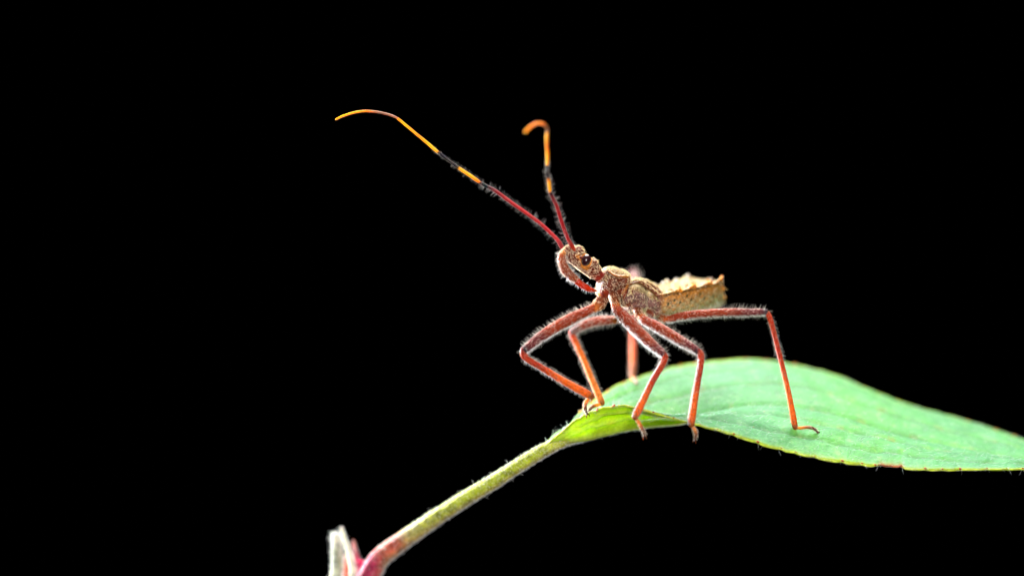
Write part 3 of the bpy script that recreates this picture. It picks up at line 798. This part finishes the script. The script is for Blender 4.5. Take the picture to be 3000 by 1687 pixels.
# legs: coxa, trochanter, femur, tibia, tarsus with two claws
fm = (0.29, 0.032, 0.006); fd = (0.15, 0.018, 0.020); kn = (0.050, 0.028, 0.036); tr = (0.46, 0.026, 0.0); to_ = (0.82, 0.12, 0.0); tb = (0.26, 0.065, 0.008); ta = (0.80, 0.24, 0.004); dk = (0.10, 0.035, 0.015); oc = (0.62, 0.20, 0.03)
def ramp(cols, t):
    x = np.linspace(0, 1, len(cols)); c = np.array(cols)
    return tuple(np.interp(t, x, c[:, k]) for k in range(3))
def leg(label, coxa, femur, tibia, tarsus, hairy=1.0, ventral=None, tibcols=None, tibfur=None):
    e = empty("leg", None, bug); e["label"] = label
    h = Hair()
    def pt(q): return q if isinstance(q, Vector) else P(*q)
    def build(nm, rows, cols, seg=16, lump=0.012, mat=M_LEG):
        n = len(rows)
        t = Tube([(pt(q), r, ramp(cols, i / (n - 1))) for i, (q, r) in enumerate(rows)], sub=7, seg=seg, lump=lump)
        mesh_obj(nm, t.V, t.F, mat, e, BO, t.vcol)
        return t
    t = build("coxa", coxa, [(0.20, 0.045, 0.015), (0.24, 0.06, 0.015), (0.55, 0.14, 0.01)])
    p, nn, T = t.sample(int(120 * hairy), 0, 0.8); h.add(p, T + nn * 0.3 + rng.normal(0, .4, p.shape), rng.uniform(.2, .4, len(p)), 0.05, bend=-nn * .2, col=(0.85, 0.68, 0.5))
    t = build("femur", femur, [(0.46, 0.08, 0.01), fm, fm, fm, fm, fd, fd, kn])
    n = int(560 * hairy); p, nn, T = t.sample(n, 0, .95)
    h.add(p, T + nn * 0.22 + rng.normal(0, .12, p.shape), rng.uniform(.14, .26, n), 0.034, bend=-nn * .1, col=(0.94, 0.74, 0.66))
    n = int(650 * hairy); p, nn, T = t.sample(n)
    h.add(p, nn + T * 0.35 + rng.normal(0, .12, p.shape), rng.uniform(.25, .66, n), 0.014, col=(0.72, 0.69, 0.64))
    if ventral is not None:
        n = int(1500 * hairy); p, nn, T = t.sample(n)
        k = (nn @ np.array(ventral)) > 0.35; p, nn, T = p[k], nn[k], T[k]
        h.add(p, nn * 0.9 + T * 0.7 + rng.normal(0, .2, p.shape), rng.uniform(.18, .36, len(p)), 0.034, col=(0.92, 0.92, 0.94))
    t = build("tibia", tibia, tibcols or [fd, tr, tr, tr, to_, to_, tb], seg=14)
    n = int(420 * hairy); p, nn, T = t.sample(n)
    h.add(p, T + nn * 0.25 + rng.normal(0, .12, p.shape), rng.uniform(.12, .26, n), 0.024, bend=-nn * .1, col=(0.85, 0.34, 0.12))
    n = int(650 * hairy); p, nn, T = t.sample(n)
    h.add(p, nn + T * 0.45 + rng.normal(0, .12, p.shape), rng.uniform(.2, .5, n), 0.013, col=(0.72, 0.69, 0.64))
    if tibfur is not None:
        n = 1500; p, nn, T = t.sample(n, 0.12, 1)
        k = (nn @ np.array(tibfur)) > 0.55; p, nn, T = p[k], nn[k], T[k]
        h.add(p, nn * 0.6 + T * 0.8 + rng.normal(0, .15, p.shape), rng.uniform(.1, .2, len(p)), 0.035, col=(0.92, 0.92, 0.92))
    t = build("tarsus", tarsus, [oc, ta, tb, dk, dk], seg=12, mat=M_ANT)
    n = int(170 * hairy); p, nn, T = t.sample(n)
    h.add(p, nn + T * 0.9, rng.uniform(.12, .32, n), 0.018, col=(0.9, 0.82, 0.7))
    tip = pt(tarsus[-1][0]); d = (tip - pt(tarsus[-2][0])).normalized()
    for s_ in (-1, 1):
        side = d.cross(Vector((0, 1, 0))).normalized() * 0.10 * s_ + Vector((0, 0.05 * s_, 0))
        cl = [(tip - d * 0.03, 2.2, dk), (tip + d * 0.12 + side, 1.8, dk), (tip + d * 0.20 + side * 1.6 + Vector((0, 0, -0.06)), 1.2, dk), (tip + d * 0.2 + side * 1.7 + Vector((0, 0, -0.18)), 0.6, dk)]
        tt = Tube(cl, sub=3, seg=8); mesh_obj("claw", tt.V, tt.F, M_GLOSS, e, BO, tt.vcol)
    h.build("setae", M_HAIR, e, BO)

leg("front leg bent in a right angle over the rolled leaf edge",
    [((1796, 868, 0.3), 15), ((1801, 884, -0.1), 14), ((1806, 900, -0.4), 12.5)],
    [((1800, 898, -0.4), 11), ((1812, 912, -0.6), 15.5), ((1840, 940, -1.0), 17), ((1875, 975, -1.5), 16.5), ((1905, 1004, -2.0), 15), ((1926, 1022, -2.3), 13), ((1938, 1032, -2.5), 11.5), ((1946, 1040, -2.6), 9.5)],
    [((1945, 1036, -2.6), 8.5), ((1948, 1048, -2.7), 9.5), ((1939, 1070, -2.8), 8.6), ((1911, 1118, -3.1), 8.8), ((1886, 1170, -3.4), 9.6), ((1868, 1206, -3.6), 10.8), ((1860, 1222, -3.7), 8.5)],
    [((1863, 1227, -3.7), 4), ((1872, 1238, -3.75), 5), ((1881, 1255, -3.8), 5), ((1887, 1268, -3.8), 4), ((1888, 1275, -3.8), 3)],
    ventral=(-0.72, 0.2, -0.65), tibfur=(-0.95, -0.1, -0.2))
leg("middle leg with dark knee stepping on the leaf edge",
    [((1868, 912, 1.2), 14), ((1874, 922, 0.9), 13), ((1884, 932, 0.6), 11)],
    [((1878, 930, 0.6), 10), ((1892, 940, 0.3), 13.5), ((1920, 954, -0.2), 15), ((1955, 974, -0.8), 15), ((1988, 994, -1.4), 14.5), ((2015, 1010, -1.9), 13), ((2034, 1021, -2.2), 11.5), ((2045, 1029, -2.4), 9.5)],
    [((2044, 1026, -2.4), 8.5), ((2053, 1038, -2.5), 9.5), ((2053, 1066, -2.6), 8.8), ((2044, 1118, -2.9), 9), ((2035, 1170, -3.2), 10), ((2027, 1224, -3.5), 11), ((2026, 1244, -3.6), 9)],
    [((2029, 1248, -3.65), 4), ((2034, 1257, -3.7), 5), ((2039, 1270, -3.8), 5), ((2038, 1280, -3.8), 4), ((2036, 1286, -3.8), 3)],
    ventral=(-0.5, 0.2, -0.8), tibfur=(-1, -0.1, 0))
f1 = on_leaf(2330, 1259); f2 = on_leaf(2395, 1268)
if f1 is None: f1 = P(2330, 1259, 1)
if f2 is None: f2 = P(2395, 1268, 1)
yf = f1.y
def lift(v, dz): return v + Vector((0, -0.02, dz))
leg("hind leg stretched back with long thin shin on the leaf",
    [((1930, 925, 3.4), 13), ((1944, 933, 2.9), 12), ((1960, 936, 2.6), 10)],
    [((1950, 936, 2.6), 9), ((1972, 932, 2.4), 11), ((1996, 926, 2.3), 12), ((2058, 919, 2.0), 12.5), ((2134, 915, 1.6), 12.5), ((2195, 915, 1.3), 11.5), ((2225, 914, 1.1), 10.5), ((2243, 914, 1.0), 9)],
    [((2240, 914, 1.0), 7), ((2251, 922, 1.0), 8), ((2264, 962, 1.0 + (yf - 1) * .1), 7.2), ((2286, 1048, 1.0 + (yf - 1) * .35), 7.2), ((2310, 1148, 1.0 + (yf - 1) * .65), 7.6), ((2325, 1228, 1 + (yf - 1) * .92), 9), ((2330, 1251, yf - 0.1), 8)],
    [((2331, 1252, yf - 0.12), 4), ((2345, 1253, yf - 0.2), 4.2), ((2368, 1251, yf - 0.15), 4.6), ((2386, 1256, (yf + f2.y) / 2 - 0.1), 4.2), (lift(f2, 0.1), 3)],
    hairy=0.95, ventral=(0, 0.2, -1))
leg("front leg on the far side reaching forward with sharply folded knee",
    [((1768, 872, 1.6), 18), ((1756, 890, 1.4), 18), ((1742, 903, 1.2), 14)],
    [((1748, 898, 1.2), 12), ((1723, 911, 1.1), 14.5), ((1690, 926, 1.05), 16.5), ((1650, 946, 1.0), 17), ((1612, 968, 0.9), 16), ((1580, 990, 0.8), 14.5), ((1555, 1010, 0.7), 13), ((1538, 1024, 0.7), 11)],
    [((1533, 1024, 0.7), 9.5), ((1535, 1041, 0.65), 10), ((1552, 1056, 0.6), 9.2), ((1586, 1076, 0.5), 9.2), ((1650, 1115, 0.3), 10.2), ((1712, 1149, 0.0), 12), ((1732, 1160, -0.1), 10)],
    [((1727, 1166, -0.1), 4.5), ((1718, 1176, -0.12), 5.5), ((1714, 1190, -0.12), 5.5), ((1716, 1202, -0.1), 4.5), ((1720, 1211, -0.05), 3.2)],
    ventral=(0.35, 0.3, -0.85))
leg("middle leg on the far side with thin orange shin, behind the folded front leg",
    [((1832, 918, 3.0), 14), ((1815, 930, 3.4), 14), ((1802, 937, 3.6), 12)],
    [((1806, 936, 3.6), 10), ((1785, 938, 3.9), 13), ((1760, 940, 4.3), 14), ((1735, 944, 4.7), 14), ((1712, 952, 5.1), 13.5), ((1694, 961, 5.4), 12.5), ((1682, 969, 5.6), 11.5), ((1676, 974, 5.7), 10)],
    [((1674, 974, 5.7), 9), ((1678, 985, 5.6), 9.5), ((1690, 1010, 5.2), 9), ((1711, 1056, 4.5), 9.2), ((1735, 1115, 3.5), 10), ((1757, 1166, 2.7), 10.5), ((1763, 1180, 2.5), 9)],
    [((1760, 1184, 2.4), 4.5), ((1750, 1186, 2.2), 5.2), ((1738, 1190, 1.9), 5.2), ((1728, 1199, 1.5), 4.5), ((1724, 1208, 1.1), 3.2)],
    hairy=0.9, tibcols=[tr, tr, (0.66, 0.12, 0.015), (0.72, 0.18, 0.015), (0.72, 0.20, 0.02), (0.66, 0.20, 0.03), tb])
leg("hind leg on the far side, blurred, its knee raised behind the back",
    [((1915, 920, 5.6), 13), ((1902, 922, 6.4), 13), ((1890, 918, 7.2), 11)],
    [((1893, 918, 7.2), 10), ((1884, 900, 9.5), 12), ((1876, 880, 12), 12.5), ((1870, 860, 14.5), 12.5), ((1864, 835, 17.5), 12), ((1860, 815, 20), 11.5), ((1858, 804, 22), 11), ((1857, 797, 23), 9.5)],
    [((1857, 795, 23.2), 9), ((1856, 810, 23), 9), ((1855, 880, 20.5), 8.5), ((1854, 960, 17.5), 8.5), ((1854, 1040, 14.5), 9), ((1853, 1088, 12.6), 9.5), ((1851, 1102, 12), 8.5)],
    [((1851, 1104, 11.9), 4), ((1855, 1108, 11.4), 4.8), ((1860, 1112, 10.9), 4.8), ((1864, 1117, 10.4), 4), ((1866, 1121, 10.0), 3)],
    hairy=0.9, tibcols=[fd, fm, tr, tr, to_, tb, tb])
